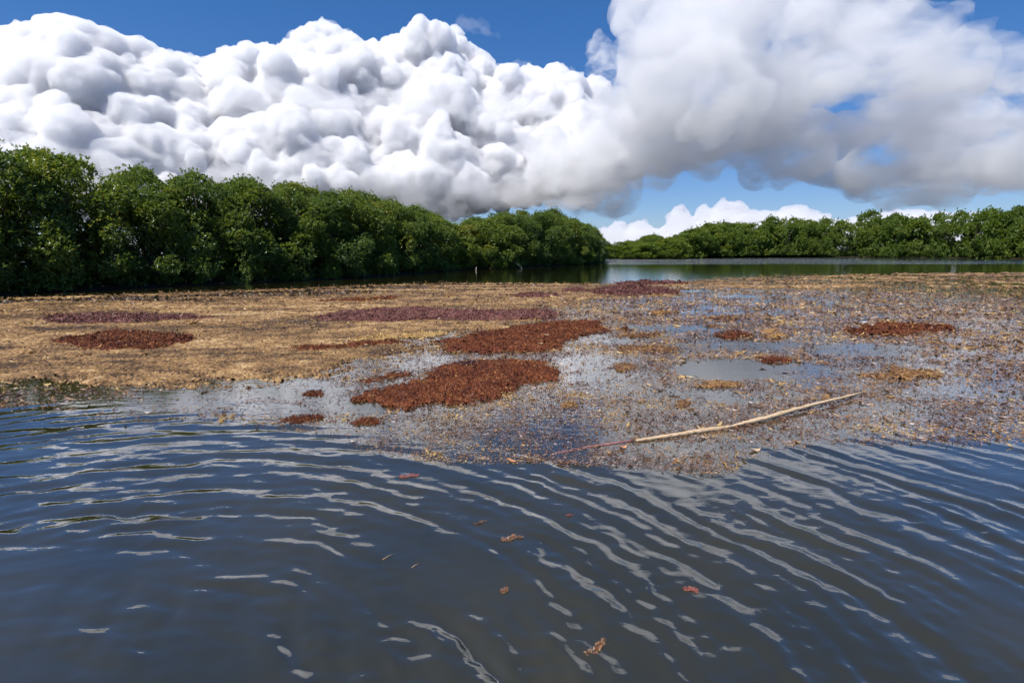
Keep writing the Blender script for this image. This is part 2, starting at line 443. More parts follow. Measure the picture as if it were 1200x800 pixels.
WZ = np.where(WY < 0.05, 0, WZ)
nr, nc = WX.shape
Vw = np.stack([WX, WY, WZ], -1).reshape(-1, 3)
i, j = np.meshgrid(np.arange(nr - 1), np.arange(nc), indexing='ij')
j2 = (j + 1) % nc
Fw = np.stack([i * nc + j, i * nc + j2, (i + 1) * nc + j2, (i + 1) * nc + j], -1).reshape(-1, 4)[:, ::-1]
cen = len(Vw); Vw = np.vstack([Vw, [[0, 0, 0]]])
me = mesh_np('water', Vw, Fw, True)
link('water', me, M_water, kind='structure', label='murky olive lagoon water, rippled in front and still among the weed')

# ------------------------------------------------------------------ leaf clouds of weed
def leaves_mesh(name, base, az, tilt, L, Wd, tone, fold=0.25):
    """one small pointed blade for each row; base (n,3)"""
    n_ = len(base)
    d = np.stack([np.cos(az) * np.cos(tilt), np.sin(az) * np.cos(tilt), np.sin(tilt)], -1)
    s_ = np.stack([-np.sin(az), np.cos(az), np.zeros(n_)], -1)
    roll = rng.uniform(-0.9, 0.9, n_)[:, None]
    up = np.cross(d, s_)
    s_ = s_ * np.cos(roll) + up * np.sin(roll)
    L = L[:, None]; Wd = Wd[:, None]
    v0 = base; v2 = base + d * L
    mid = base + d * L * 0.52 - up * L * 0.10
    v1 = mid + s_ * Wd * 0.5; v3 = mid - s_ * Wd * 0.5
    V = np.stack([v0, v1, v2, v3], 1).reshape(-1, 3)
    F = np.arange(n_ * 4).reshape(-1, 4)
    me = mesh_np(name, V, F)
    face_attr(me, 'tone', tone)
    return me
def sprig_leaves(C, size, per, lean=(0.0, 0.6), spread=0.55):
    """blades of sprigs centred at C (n,3) with size (n,)"""
    n_ = len(C)
    Cn = np.repeat(C, per, 0); S = np.repeat(size, per)
    off = rng.normal(0, 1, (n_ * per, 3)) * S[:, None] * spread * 0.5
    off[:, 2] = np.abs(off[:, 2]) * 0.35
    az = rng.uniform(0, 2 * math.pi, n_ * per); tl_ = rng.uniform(lean[0], lean[1], n_ * per)
    L = S * rng.uniform(0.45, 0.95, n_ * per); Wd = L * rng.uniform(0.22, 0.42, n_ * per)
    return Cn + off, az, tl_, L, Wd

# dense tan mat: a low rugged sheet of packed weed
rw = [5.2]
while rw[-1] < 75: rw.append(rw[-1] * 1.0048)
TH, RR = np.meshgrid(np.radians(np.arange(-56, 56.01, 0.17)), np.array(rw))
TH = TH + rng.uniform(-.0012, .0012, TH.shape); RR = RR * (1 + rng.uniform(-.0022, .0022, RR.shape))
MX, MY = RR * np.sin(TH), RR * np.cos(TH)
dense, scat, gx, gy = zones(MX, MY)
grain = n2(MX, MY, 0.14, 0.11, 7.7, 3, 0.6)
wetgap = sstep(n2(MX, MY, 1.1, 0.45, 15.1, 5, 0.62), 0.60, 0.72)
keep = dense * (0.80 + 0.7 * (grain - 0.5) - 0.30 * wetgap) + (rng.random(MX.shape) - 0.5) * 0.30
MZ = -0.010 + 0.030 * sstep(keep, 0.35, 0.7) + 0.022 * (grain - 0.5) + rng.normal(0, 0.0045, MX.shape) * np.clip(RR / 9, 0.7, 2.2)
nr, nc = MX.shape
i, j = np.meshgrid(np.arange(nr - 1), np.arange(nc - 1), indexing='ij')
F = np.stack([i * nc + j, (i + 1) * nc + j, (i + 1) * nc + j + 1, i * nc + j + 1], -1).reshape(-1, 4)
km = (keep > 0.42).ravel()
ok = km[F].sum(1) >= 3
F = F[ok]
used = np.unique(F); remap = np.full(nr * nc, -1); remap[used] = np.arange(len(used))
Vm = np.stack([MX, MY, MZ], -1).reshape(-1, 3)[used]
me = mesh_np('floating_weed_mat', Vm, remap[F])
fc = Vm[remap[F]].mean(1)
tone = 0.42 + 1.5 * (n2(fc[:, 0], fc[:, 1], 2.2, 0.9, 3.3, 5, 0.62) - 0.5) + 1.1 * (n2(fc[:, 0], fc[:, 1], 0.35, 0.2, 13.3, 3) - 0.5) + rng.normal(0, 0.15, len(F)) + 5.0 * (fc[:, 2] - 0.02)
face_attr(me, 'tone', tone)
link('floating_weed_mat', me, M_tan, kind='stuff', label='dense tan mat of floating sargassum weed')
print('mat', len(F))

# loose blades lying on the mat and scattered sprigs on the open water
def scatter(nc_, rmin, rmax, size0, which, cap):
    r = np.exp(rng.uniform(math.log(rmin), math.log(rmax), nc_)); t = np.radians(rng.uniform(-56, 56, nc_))
    X, Y = r * np.sin(t), r * np.cos(t)
    de, sc, x, y = zones(X, Y)
    w = de if which == 'mat' else np.clip(sc * (1 - 0.5 * de), 0, 1)
    k = rng.random(nc_) < w
    X, Y, r = X[k][:cap], Y[k][:cap], r[k][:cap]
    return X, Y, r
X, Y, r = scatter(85000, 5.4, 45, 0, 'mat', 60000)
size = 0.036 * np.clip(r / 9, 0.6, 3.0) * rng.uniform(0.6, 1.4, len(X))
C = np.stack([X, Y, np.full(len(X), 0.016)], -1)
b_, az, tl_, L, Wd = sprig_leaves(C, size, 2, lean=(0.0, 0.4))
tone = np.repeat(0.45 + 0.6 * (n2(X, Y, 1.8, 0.8, 3.3, 4) - 0.5) + rng.normal(0, 0.22, len(X)), 2) + rng.normal(0, 0.1, len(b_))
link('floating_weed_blades', leaves_mesh('floating_weed_blades', b_, az, tl_, L, Wd, tone), M_tan, kind='stuff', label='loose tan blades lying on the dense weed mat')
X, Y, r = scatter(230000, 3.9, 34, 0, 'open', 76000)
size = 0.023 * np.clip(r / 6.0, 0.75, 2.6) * np.exp(rng.normal(0, 0.5, len(X)))
C = np.stack([X, Y, wave_height(X, Y) + 0.002], -1)
b_, az, tl_, L, Wd = sprig_leaves(C, size, 3, lean=(-0.05, 0.5), spread=0.85)
gold = n2(X, Y, 0.5, 0.4, 6.1, 4)
tone = np.repeat(0.30 + 1.9 * (gold - 0.5) + rng.normal(0, 0.25, len(X)), 3) + rng.normal(0, 0.12, len(b_))
link('scattered_weed', leaves_mesh('scattered_weed', b_, az, tl_, L, Wd, tone), M_gold, kind='stuff', label='golden brown sargassum bits scattered over the still water')
X, Y, r = scatter(220000, 3.9, 26, 0, 'open', 62000)
size = 0.024 * np.clip(r / 6.0, 0.75, 2.6) * np.exp(rng.normal(0, 0.4, len(X)))
C = np.stack([X, Y, wave_height(X, Y) + 0.001], -1)
b_, az, tl_, L, Wd = sprig_leaves(C, size, 2, lean=(-0.02, 0.12), spread=1.0)
tone = np.repeat(rng.normal(0.5, 0.25, len(X)), 2)
link('faded_weed', leaves_mesh('faded_weed', b_, az, tl_, L, Wd, tone), M_mauve, kind='stuff', label='faded mauve weed fragments lying flat between the golden bits')
print('scatter', len(X))

# ------------------------------------------------------------------ weed mounds
def poly_sd(P, poly):
    """signed distance (positive inside) to a polygon in the plane"""
    d = np.full(len(P), 1e9); ins = np.zeros(len(P), bool)
    for a_, b2 in zip(poly, np.roll(poly, -1, 0)):
        e = b2 - a_; w = P - a_
        t = np.clip((w @ e) / (e @ e + 1e-12), 0, 1)
        d = np.minimum(d, np.hypot(*(w - t[:, None] * e).T))
        c = ((a_[1] <= P[:, 1]) != (b2[1] <= P[:, 1])) & (P[:, 0] < (b2[0] - a_[0]) * (P[:, 1] - a_[1]) / (b2[1] - a_[1] + 1e-12) + a_[0])
        ins ^= c
    return np.where(ins, d, -d)
def mound(label, pix, h, mat, tone0=0.45, res=None, rag=1.0, leafk=1.0, holes=0.0):
    poly = np.array([gp(x, y)[:2] for x, y in pix])
    lo, hi = poly.min(0), poly.max(0); ext = hi - lo
    dist = np.hypot(*poly.mean(0))
    res = res or max(0.008, dist * 0.0024)
    pad = 0.12 * max(ext.min(), 0.1)
    gxs = np.arange(lo[0] - pad, hi[0] + pad, res); gys = np.arange(lo[1] - pad, hi[1] + pad, res * 1.5)
    X, Y = np.meshgrid(gxs, gys)
    X = X + rng.uniform(-.3, .3, X.shape) * res; Y = Y + rng.uniform(-.3, .3, Y.shape) * res
    sdp = poly_sd(np.stack([X.ravel(), Y.ravel()], -1), poly).reshape(X.shape)
    wsc = min(ext.min(), 0.9) * 0.5; hh = h * 0.55
    sdp = sdp + (n2(X, Y, wsc * 0.9, wsc * 0.9, h * 77 + dist, 6, 0.68) - 0.5) * wsc * 1.3 * rag
    lump = sstep(n2(X, Y, 0.24, 0.20, dist * 1.3, 5, 0.6), 0.22, 0.78)
    if holes: sdp = sdp - holes * sstep(n2(X, Y, 0.35, 0.3, dist * 2.1, 4), 0.58, 0.72)
    Z = np.where(sdp > 0, hh * (1 - np.exp(-np.maximum(sdp, 0) / (hh * 3.0))) * (0.25 + 1.5 * lump), -0.02) + rng.normal(0, 0.16, X.shape) * min(hh, 0.05)
    nr, nc = X.shape
    i, j = np.meshgrid(np.arange(nr - 1), np.arange(nc - 1), indexing='ij')
    F = np.stack([i * nc + j, i * nc + j + 1, (i + 1) * nc + j + 1, (i + 1) * nc + j], -1).reshape(-1, 4)
    sdr = sdp.ravel().copy(); Pall = np.stack([X, Y], -1).reshape(-1, 2)
    F = F[(sdp.ravel()[F] > -res * 0.5).all(1)]
    if not len(F): print('EMPTY', label); return
    used = np.unique(F); remap = np.full(nr * nc, -1); remap[used] = np.arange(len(used))
    V = np.stack([X, Y, Z], -1).reshape(-1, 3)[used]; F = remap[F]
    org = np.array([*V[:, :2].mean(0), 0.0])
    me = mesh_np('sargassum_mound', V - org, F)
    fc = V[F].mean(1)
    tn = tone0 + 0.6 * (n2(fc[:, 0], fc[:, 1], 0.3, 0.25, 4.9, 4) - 0.5) + rng.normal(0, 0.13, len(F))
    face_attr(me, 'tone', tn)
    o = link('sargassum_mound', me, mat, label=label, cat='seaweed', group='heaps of weed on the water'); o.location = org
    nl = int(min(len(F) * 1.1, 7000) * leafk)
    k = rng.integers(0, len(F), nl)
    C = fc[k] - org; C[:, 2] += 0.003
    tnl = tn[k]
    fr = np.where((sdr < res) & (sdr > -wsc * 0.30) & (rng.random(len(sdr)) < 0.6 * np.exp(np.minimum(sdr, 0) / (wsc * 0.13))))[0][:4000]
    Cf = np.column_stack([Pall[fr], np.full(len(fr), 0.004)]) - org
    C = np.vstack([C, Cf]); tnl = np.concatenate([tnl, rng.normal(tone0, .15, len(fr))]); nl = len(C)
    size = np.full(nl, max(0.022, dist * 0.0036)) * np.exp(rng.normal(0, 0.4, nl))
    b_, az, tl_, L, Wd = sprig_leaves(C, size, 3, lean=(0.0, 0.9))
    tn2 = np.repeat(tnl + rng.normal(0, 0.20, nl) + (rng.random(nl) < .05) * .45, 3) + rng.normal(0, 0.10, nl * 3)
    link('fronds', leaves_mesh('fronds', b_, az, tl_, L, Wd, tn2), mat, parent=o, kind='stuff')
MOUNDS = [
 ('long purple-brown weed ridge, farthest of the three big heaps', [(360, 374), (400, 366), (450, 363), (490, 361), (530, 364), (590, 365), (640, 364), (656, 368), (650, 374), (600, 375), (560, 377), (500, 376), (450, 378), (400, 378)], .13, M_purple, .45, 0),
 ('broad red-brown weed heap just below the purple ridge', [(518, 402), (535, 395), (570, 388), (620, 381), (660, 377), (703, 377), (708, 388), (690, 391), (668, 398), (655, 408), (630, 413), (590, 414), (545, 414), (525, 411)], .08, M_red, .42, .07),
 ('nearest and largest rust-brown weed heap with a pointed left end', [(418, 470), (440, 460), (465, 450), (500, 443), (515, 432), (545, 428), (580, 424), (615, 432), (645, 431), (672, 436), (650, 445), (625, 448), (600, 458), (585, 468), (550, 473), (520, 472), (500, 476), (478, 480), (450, 474)], .09, M_red, .40, .10),
 ('dark maroon weed strip behind the nearest rust-brown heap', [(510, 434), (530, 428), (550, 424), (560, 427), (545, 431), (525, 434)], .08, M_purple, .12, 0),
 ('thin rust band of weed streaking behind the nearest heap', [(560, 428), (590, 421), (640, 424), (638, 429), (600, 430)], .05, M_red, .5, .03),
 ('small rust weed heap beside the open water at far left', [(334, 492), (345, 487), (372, 486), (377, 490), (365, 495), (342, 496)], .06, M_red, .40, 0),
 ('little dark red weed clump left of the nearest heap', [(355, 462), (368, 458), (384, 461), (376, 465), (360, 465)], .05, M_red, .30, 0),
 ('red-brown lower band of weed along the mat edge at left', [(338, 408), (380, 405), (430, 401), (470, 398), (480, 402), (430, 407), (380, 411), (345, 412)], .07, M_red, .45, 0),
 ('golden yellow weed band lying along the mat edge at left', [(390, 400), (420, 396), (470, 392), (520, 390), (522, 394), (470, 398), (420, 402)], .06, M_gold, .85, 0),
 ('rusty weed streak at the back of the tan mat', [(365, 353), (420, 351), (470, 348), (462, 351), (420, 354)], .10, M_red, .55, 0),
 ('purple weed ridge in front of the bright gap between the banks', [(690, 341), (715, 337), (760, 337), (796, 341), (792, 345), (740, 346), (700, 345)], .15, M_purple, .32, 0),
 ('thin purple weed streak nearest the channel mouth', [(718, 333), (750, 330.5), (800, 331.5), (802, 333), (760, 334.5), (725, 335)], .16, M_purple, .35, 0),
 ('pinkish weed ridge left of the bright gap', [(600, 346), (630, 345), (662, 347), (640, 349), (605, 349)], .14, M_purple, .5, 0),
 ('faint maroon weed streak under the domed clump', [(655, 340), (680, 338), (690, 341), (665, 342.5)], .12, M_purple, .4, 0),
 ('narrow brown weed streak, upper of two right of the broad heap', [(716, 394), (735, 391), (770, 390.5), (772, 394), (740, 395.5)], .07, M_gold, .22, 0),
 ('long brown weed streak, lower of two right of the broad heap', [(722, 410), (745, 406), (785, 405), (797, 408), (780, 411.5), (740, 412.5)], .06, M_gold, .25, 0),
 ('compact maroon weed clump toward the right edge', [(844, 393), (858, 390.5), (876, 391), (883, 394), (870, 397), (850, 397)], .07, M_red, .30, 0),
 ('dark streak of weed behind the compact maroon clump', [(842, 390), (858, 387), (872, 388), (856, 390.5)], .06, M_purple, .25, 0),
 ('olive-brown weed tuft right of the nearest heap', [(717, 432), (726, 426), (738, 426), (743, 431), (733, 435), (720, 435)], .06, M_gold, .25, 0),
 ('dark olive weed tuft in front of the large pool', [(786, 475), (794, 470), (808, 470), (812, 474), (798, 478), (788, 478)], .045, M_gold, .20, 0),
 ('brown weed band along the near rim of the large pool', [(812, 452), (835, 446), (866, 448), (872, 452), (845, 455), (815, 455)], .035, M_gold, .40, .03),
 ('rusty weed tuft at the right picture edge beside the pool', [(890, 422), (898, 418), (918, 419), (924, 424), (900, 426)], .05, M_red, .35, 0),
 ('golden weed tuft at the right picture edge', [(893, 396), (900, 389), (916, 390), (920, 396), (904, 398)], .06, M_gold, .5, 0),
 ('small brown weed speck behind the long blue-grey pool', [(830, 373), (845, 371), (868, 372), (866, 374), (846, 375)], .07, M_gold, .2, 0),
 ('small brown weed speck nearer than the long pool', [(828, 382.5), (840, 380.5), (848, 382), (840, 384.5)], .07, M_gold, .2, 0),
 ('brown weed streak above the two parallel streaks', [(756, 366), (775, 364), (792, 365.5), (788, 368), (765, 368)], .08, M_gold, .35, 0),
 ('thin dark weed streak on the pale water right of the ridge', [(722, 387), (733, 384), (739, 386), (730, 388.5)], .06, M_red, .2, 0),
 ('orange-brown weed tuft below the nearest heap', [(654, 475), (662, 471), (674, 472), (676, 476), (662, 478)], .04, M_gold, .45, 0),
 ('reddish weed patch at the edge of the ripples on the left', [(410, 496), (422, 489), (444, 491), (446, 496), (428, 499)], .03, M_red, .4, .02),
 ('long thin rust streak of weed left of the nearest heap', [(424, 446), (450, 441), (478, 437), (476, 440), (450, 445), (430, 449)], .035, M_red, .5, .02),
 ('broad rust weed heap outside the left edge of the near mat', [(60, 400), (130, 388), (210, 392), (240, 400), (180, 410), (90, 412)], .10, M_red, .42, 0),
 ('purple weed ridge far out on the left of the mat', [(40, 374), (120, 368), (220, 370), (250, 374), (150, 379), (60, 380)], .13, M_purple, .45, 0),
 ('rust weed heap far out on the right', [(990, 386), (1040, 380), (1110, 382), (1130, 388), (1060, 393), (1000, 392)], .09, M_red, .42, 0),
 ('brown weed streak far out on the right near the stick', [(1010, 440), (1060, 434), (1110, 436), (1100, 442), (1040, 445)], .06, M_gold, .3, 0),
]
for (lb, pix, h, mt, t0, hl) in MOUNDS: mound(lb, pix, h * (.7 if mt is M_gold else 1), mt, t0, holes=max(hl, .05) if mt is M_gold else hl, rag=1.8 if mt is M_gold else 1.45)

# ------------------------------------------------------------------ tubes, stick and floating sprigs
def tube(pts, rads, sides=7, cap=True):
    pts = np.array(pts, float); n_ = len(pts)
    tg = np.gradient(pts, axis=0); tg /= np.linalg.norm(tg, axis=1)[:, None] + 1e-9
    ref = np.array([0.0, 0.0, 1.0]) if abs(tg[0][2]) < 0.9 else np.array([1.0, 0.0, 0.0])
    V, F = [], []
    for k in range(n_):
        a_ = np.cross(tg[k], ref); a_ /= np.linalg.norm(a_) + 1e-9; b2 = np.cross(tg[k], a_)
        for s_ in range(sides):
            w = 2 * math.pi * s_ / sides
            V.append(pts[k] + (a_ * math.cos(w) + b2 * math.sin(w)) * rads[k])
    for k in range(n_ - 1):
        for s_ in range(sides):
            s2 = (s_ + 1) % sides
            F.append((k * sides + s_, k * sides + s2, (k + 1) * sides + s2, (k + 1) * sides + s_))
    if cap:
        V.append(pts[0]); V.append(pts[-1]); c0, c1 = len(V) - 2, len(V) - 1
        for s_ in range(sides):
            s2 = (s_ + 1) % sides
            F.append((c0, s2, s_, s_)); F.append((c1, (n_ - 1) * sides + s_, (n_ - 1) * sides + s2, (n_ - 1) * sides + s2))
    return np.array(V), F
def mesh_list(name, VF, smooth=True):
    V, F, o_ = [], [], 0
    for v, f in VF:
        V += [tuple(x) for x in v]; F += [tuple(dict.fromkeys(i_ + o_ for i_ in q_)) for q_ in f]; o_ += len(v)
    me = bpy.data.meshes.new(name); me.from_pydata(V, [], F)
    me.polygons.foreach_set('use_smooth', np.full(len(F), smooth)); me.update()
    return me

M_stick, q, p = principled('bleached_wood', 0.65, 0.3)
tcn = q.node('ShaderNodeTexCoord'); mpn = q.node('ShaderNodeMapping'); mpn.inputs['Scale'].default_value = (3, 30, 30)
q.put(mpn.inputs['Vector'], tcn.outputs['Object'])
q.put(p.inputs['Base Color'], q.ramp(q.noise(mpn.outputs[0], 2.5, 5, 0.65), [(0.30, (0.20, 0.10, 0.05)), (0.42, (0.55, 0.38, 0.22)), (0.75, (0.78, 0.62, 0.42))]))
M_wet, q, p = principled('wet_pink_wood', 0.25, 0.5)
q.put(p.inputs['Base Color'], q.ramp(q.noise(q.node('ShaderNodeNewGeometry').outputs['Position'], 14, 4, 0.6), [(0.3, (0.22, 0.085, 0.085)), (0.7, (0.46, 0.22, 0.19))]))

ctrl = [(1010, 460, .05, .010), (960, 472, .05, .012), (930, 480, .04, .015), (900, 489, .03, .017), (880, 493.5, .024, .016), (866, 497, .02, .012), (857, 499.2, .018, .0085), (850, 500.5, .018, .012), (832, 503, .018, .0165), (815, 505.5, .016, .0155), (795, 509, .014, .014), (775, 512, .012, .0125), (755, 515, .010, .0115), (742, 516.5, .010, .0105)]
pts, rad = [], []
for k in range(len(ctrl) - 1):
    for t in (0, .25, .5, .75):
        c = [ctrl[k][q_] * (1 - t) + ctrl[k + 1][q_] * t for q_ in range(4)]
        P = gp(c[0], c[1], c[2]); P[2] += 0.0
        pts.append(P + rng.normal(0, 0.0016, 3)); rad.append(c[3] * 1.3 * rng.uniform(.9, 1.12))
pts = np.array(pts); org = pts[len(pts) // 2] * (1, 1, 0)
stick = link('driftwood_stick', None, label='long pale driftwood stick floating across the weed at right, its left end wet', cat='stick'); stick.location = org
rad = np.array(rad); rad[10] *= 1.25; rad[21] *= 1.22; rad[34] *= 1.25; rad[44] *= 1.2
link('shaft', mesh_list('shaft', [tube(pts - org, rad, 9)]), M_stick, parent=stick)
for k_, d_, l_ in ((21, (-.3, -.8, .35), .05), (34, (-.5, .6, .5), .07), (10, (-.4, -.5, .7), .06)):
    p0 = pts[k_] - org; d_ = np.array(d_)
    link('twig_stub', mesh_list('twig_stub', [tube([p0, p0 + d_ * l_ * .5, p0 + d_ * l_], [.007, .0055, .0035], 6)]), M_stick, parent=stick)
wc = [(742, 516.5, .013), (720, 519.5, .012), (700, 522, .0105), (680, 525.5, .009), (662, 529, .007), (645, 532.5, .005)]
wp = np.array([gp(a_, b2, 0.0) for a_, b2, r_ in wc])
for k in range(len(wp)): wp[k, 2] = wave_height(wp[k:k + 1, 0], wp[k:k + 1, 1])[0] + 0.002 - 0.0006 * k
o = link('wet_tip', mesh_list('wet_tip', [tube(wp - org, [c[2] for c in wc], 8)]), M_wet, parent=stick); o['label'] = 'thin pink wet end dipping under the ripples'
kn = gp(744, 515, .014)
o = link('weed_knot', leaves_mesh('weed_knot', *[a for a in sprig_leaves((kn - org)[None, :] + rng.normal(0, .012, (14, 3)), np.full(14, .03), 4, (0, 1.2))], rng.uniform(.1, .6, 56)), M_gold, parent=stick, kind='stuff')

# fallen leaves on the weed
M_fall, q, p = principled('fallen_leaf', 0.5, 0.4)
q.put(p.inputs['Base Color'], q.ramp(q.noise(q.node('ShaderNodeNewGeometry').outputs['Position'], 30, 3, 0.6), [(0.3, (0.45, 0.17, 0.07)), (0.7, (0.66, 0.33, 0.14))]))
M_fall2, q, p = principled('pale_fallen_leaf', 0.5, 0.4)
q.put(p.inputs['Base Color'], q.ramp(q.noise(q.node('ShaderNodeNewGeometry').outputs['Position'], 30, 3, 0.6), [(0.3, (0.42, 0.28, 0.17)), (0.7, (0.62, 0.45, 0.28))]))
def fallen(label, x, y, ln, wd, ang, mat, z=.012):
    V, F = [], []
    for k in range(9):
        t = k / 8; w = math.sin(math.pi * t ** 0.8) * wd / 2 + 0.0008
        xx = (t - .5) * ln; cz = 0.010 * math.cos(t * 5) * ln / .1
        V += [(xx, -w, cz + .006), (xx, 0, cz), (xx, w, cz + .006)]
    for k in range(8):
        a_ = k * 3
        F += [(a_, a_ + 3, a_ + 4, a_ + 1), (a_ + 1, a_ + 4, a_ + 5, a_ + 2)]
    o = link('fallen_leaf', mesh_list('fallen_leaf', [(np.array(V), F)]), mat, label=label, cat='leaf', group='fallen leaves on the weed')
    P = gp(x, y); P[2] = wave_height(P[None, 0], P[None, 1])[0] + z; o.location = P; o.rotation_euler = (0.1, 0, R(ang))
fallen('orange fallen leaf just below the stick near its wet end', 730, 525, .085, .045, 25, M_fall)
fallen('pale fallen leaf on the weed under the middle of the stick', 825, 514, .10, .035, 8, M_fall2)
fallen('pale pink leaf among the weed below the right half of the stick', 885, 528, .11, .05, 15, M_fall2)
fallen('cream leaf lying on the red front of the broad heap', 640, 396, .13, .06, 5, M_fall2, .07)
fallen('yellow leaf lying at the lower rim of the broad heap', 633, 406, .11, .05, 20, M_fall2, .06)
fallen('pinkish leaf at the edge of the ripples left of the stick', 600, 541, .09, .03, -20, M_fall)

# sprigs drifting alone on the rippled water
M_sprig = tone_mat('wet_sprig', [(0.0, (0.12, 0.05, 0.025)), (0.5, (0.36, 0.17, 0.08)), (1.0, (0.60, 0.36, 0.18))], rough=0.35, spec=0.5)
M_sprig_r = tone_mat('wet_red_sprig', [(0.0, (0.20, 0.05, 0.04)), (0.5, (0.42, 0.12, 0.08)), (1.0, (0.62, 0.28, 0.2))], rough=0.35, spec=0.5)
M_straw, q, p = principled('straw', 0.5, 0.4); p.inputs['Base Color'].default_value = (0.5, 0.32, 0.17, 1)
def sprig(label, x, y, ln, ang, n_side, mat, leafl):
    P = gp(x, y); P[2] = wave_height(P[None, 0], P[None, 1])[0] + 0.004
    root = link('seaweed_sprig', None, label=label, cat='seaweed', group='sprigs drifting on the ripples'); root.location = P; root.rotation_euler = (0, 0, R(ang))
    ts = np.linspace(-.5, .5, 12)
    ax = np.stack([ts * ln, 0.06 * ln * np.sin(ts * 7), 0.002 * np.cos(ts * 9)], -1)
    st = [tube(ax, np.linspace(.0022, .0010, 12), 5)]
    base, az, tl_, L = [], [], [], []
    bl = []
    for k in range(int(n_side * 1.6)):
        t = rng.uniform(0.03, 1); i_ = t * 11; a_ = ax[int(i_)]
        sd_ = rng.choice([-1, 1]); an = sd_ * rng.uniform(.5, 1.4)
        blen = leafl * rng.uniform(.4, 1.0)
        e = a_ + np.array([math.cos(an), math.sin(an), rng.uniform(-.1, .25)]) * blen
        st.append(tube(np.array([a_, (a_ + e) / 2 + (0, 0, .002), e]), [.0012, .0010, .0007], 4))
        for _ in range(5):
            f_ = rng.uniform(.1, 1); base.append(a_ * (1 - f_) + e * f_); az.append(an + rng.uniform(-1.2, 1.2)); tl_.append(rng.uniform(-.1, .5)); L.append(leafl * rng.uniform(.35, .8))
        if rng.random() < .8:
            bl.append((ICO1[0] * rng.uniform(.0028, .0042) + a_ * .45 + e * .55 + (0, 0, .003), [tuple(f) for f in ICO1[1]]))
    L = np.array(L)
    me = mesh_list('stem', st); link('stem', me, mat, parent=root)
    link('blades', leaves_mesh('blades', np.array(base), np.array(az), np.array(tl_), L, L * .26, rng.uniform(.2, 1, len(L))), mat, parent=root, kind='stuff')
    if bl: link('float_bladders', mesh_list('float_bladders', bl), mat, parent=root, kind='stuff')
ICO1 = ico(1)
sprig('orange-brown sargassum sprig drifting nearest the camera', 699, 759, .125, 42, 20, M_sprig, .020)
sprig('tan sargassum sprig on the ripples left of the picture centre line', 599, 631, .13, 18, 20, M_sprig, .022)
sprig('tiny round olive sprig floating alone on the dark water', 591, 692, .045, 20, 14, M_sprig, .016)
sprig('small bright red sprig on the grey reflections at right', 808, 692, .07, -25, 16, M_sprig_r, .018)
sprig('pale pink weed scrap at the upper edge of the ripples', 479, 558, .15, 3, 26, M_sprig_r, .024)
sprig('small brown weed scrap upper left of the tan sprig', 563, 612, .09, 20, 9, M_sprig, .014)
sprig('faint reddish weed scrap between the stick and the red sprig', 667, 604, .045, 0, 7, M_sprig_r, .012)
def straw(label, x, y, ln, ang):
    P = gp(x, y); P[2] = wave_height(P[None, 0], P[None, 1])[0] + .003
    o = link('straw', mesh_list('straw', [tube([(-ln / 2, 0, 0), (0, .002, .002), (ln / 2, 0, 0)], [.0016, .0018, .0012], 6)]), M_straw, label=label, cat='straw', group='bits of straw on the ripples')
    o.location = P; o.rotation_euler = (0, 0, R(ang))
straw('short pale straw floating on the dark water at left, the upper one', 455, 653, .075, 48)
straw('short pale straw floating on the dark water at left, the lower one', 487, 663, .05, 46)

# ------------------------------------------------------------------ banks
NEAR_SHORE = [(-420, 372), (-250, 362), (-120, 353), (0, 346), (150, 338.5), (300, 331.5), (400, 327), (480, 322), (530, 317.5), (560, 315.5), (640, 312.5), (690, 309.5), (717, 307)]
FAR_SHORE = [(700, 301.8), (716, 302.2), (745, 303.4), (800, 302.6), (900, 301.2), (1000, 301.2), (1100, 302), (1250, 304), (1450, 306)]
def bank(label, pts, inland, closing=()):
    """mud bank: shoreline in photo pixels, rising a little inland"""
    L0 = np.array([gp(x, y)[:2] for x, y in pts])
    rows_ = []
    for (off, z) in ((-.4, -.15), (.3, .05), (1.5, .16), (6, .3), (inland, .5)):
        tg = np.gradient(L0, axis=0); nn = np.stack([-tg[:, 1], tg[:, 0]], -1); nn /= np.linalg.norm(nn, axis=1)[:, None]
        Pz = L0 + nn * off
        rows_.append(np.column_stack([Pz, np.full(len(L0), z) + rng.normal(0, .02, len(L0))]))
    V = np.vstack(rows_); n_ = len(L0)
    F = [(k * n_ + i_, k * n_ + i_ + 1, (k + 1) * n_ + i_ + 1, (k + 1) * n_ + i_) for k in range(4) for i_ in range(n_ - 1)]
    me = mesh_np('bank', V, np.array(F), True)
    return link('bank', me, M_mud, kind='structure', label=label), L0
_, NS = bank('dark mud bank under the near mangroves', NEAR_SHORE, 14)
_, FS = bank('dark mud bank under the far mangroves', FAR_SHORE, 60)

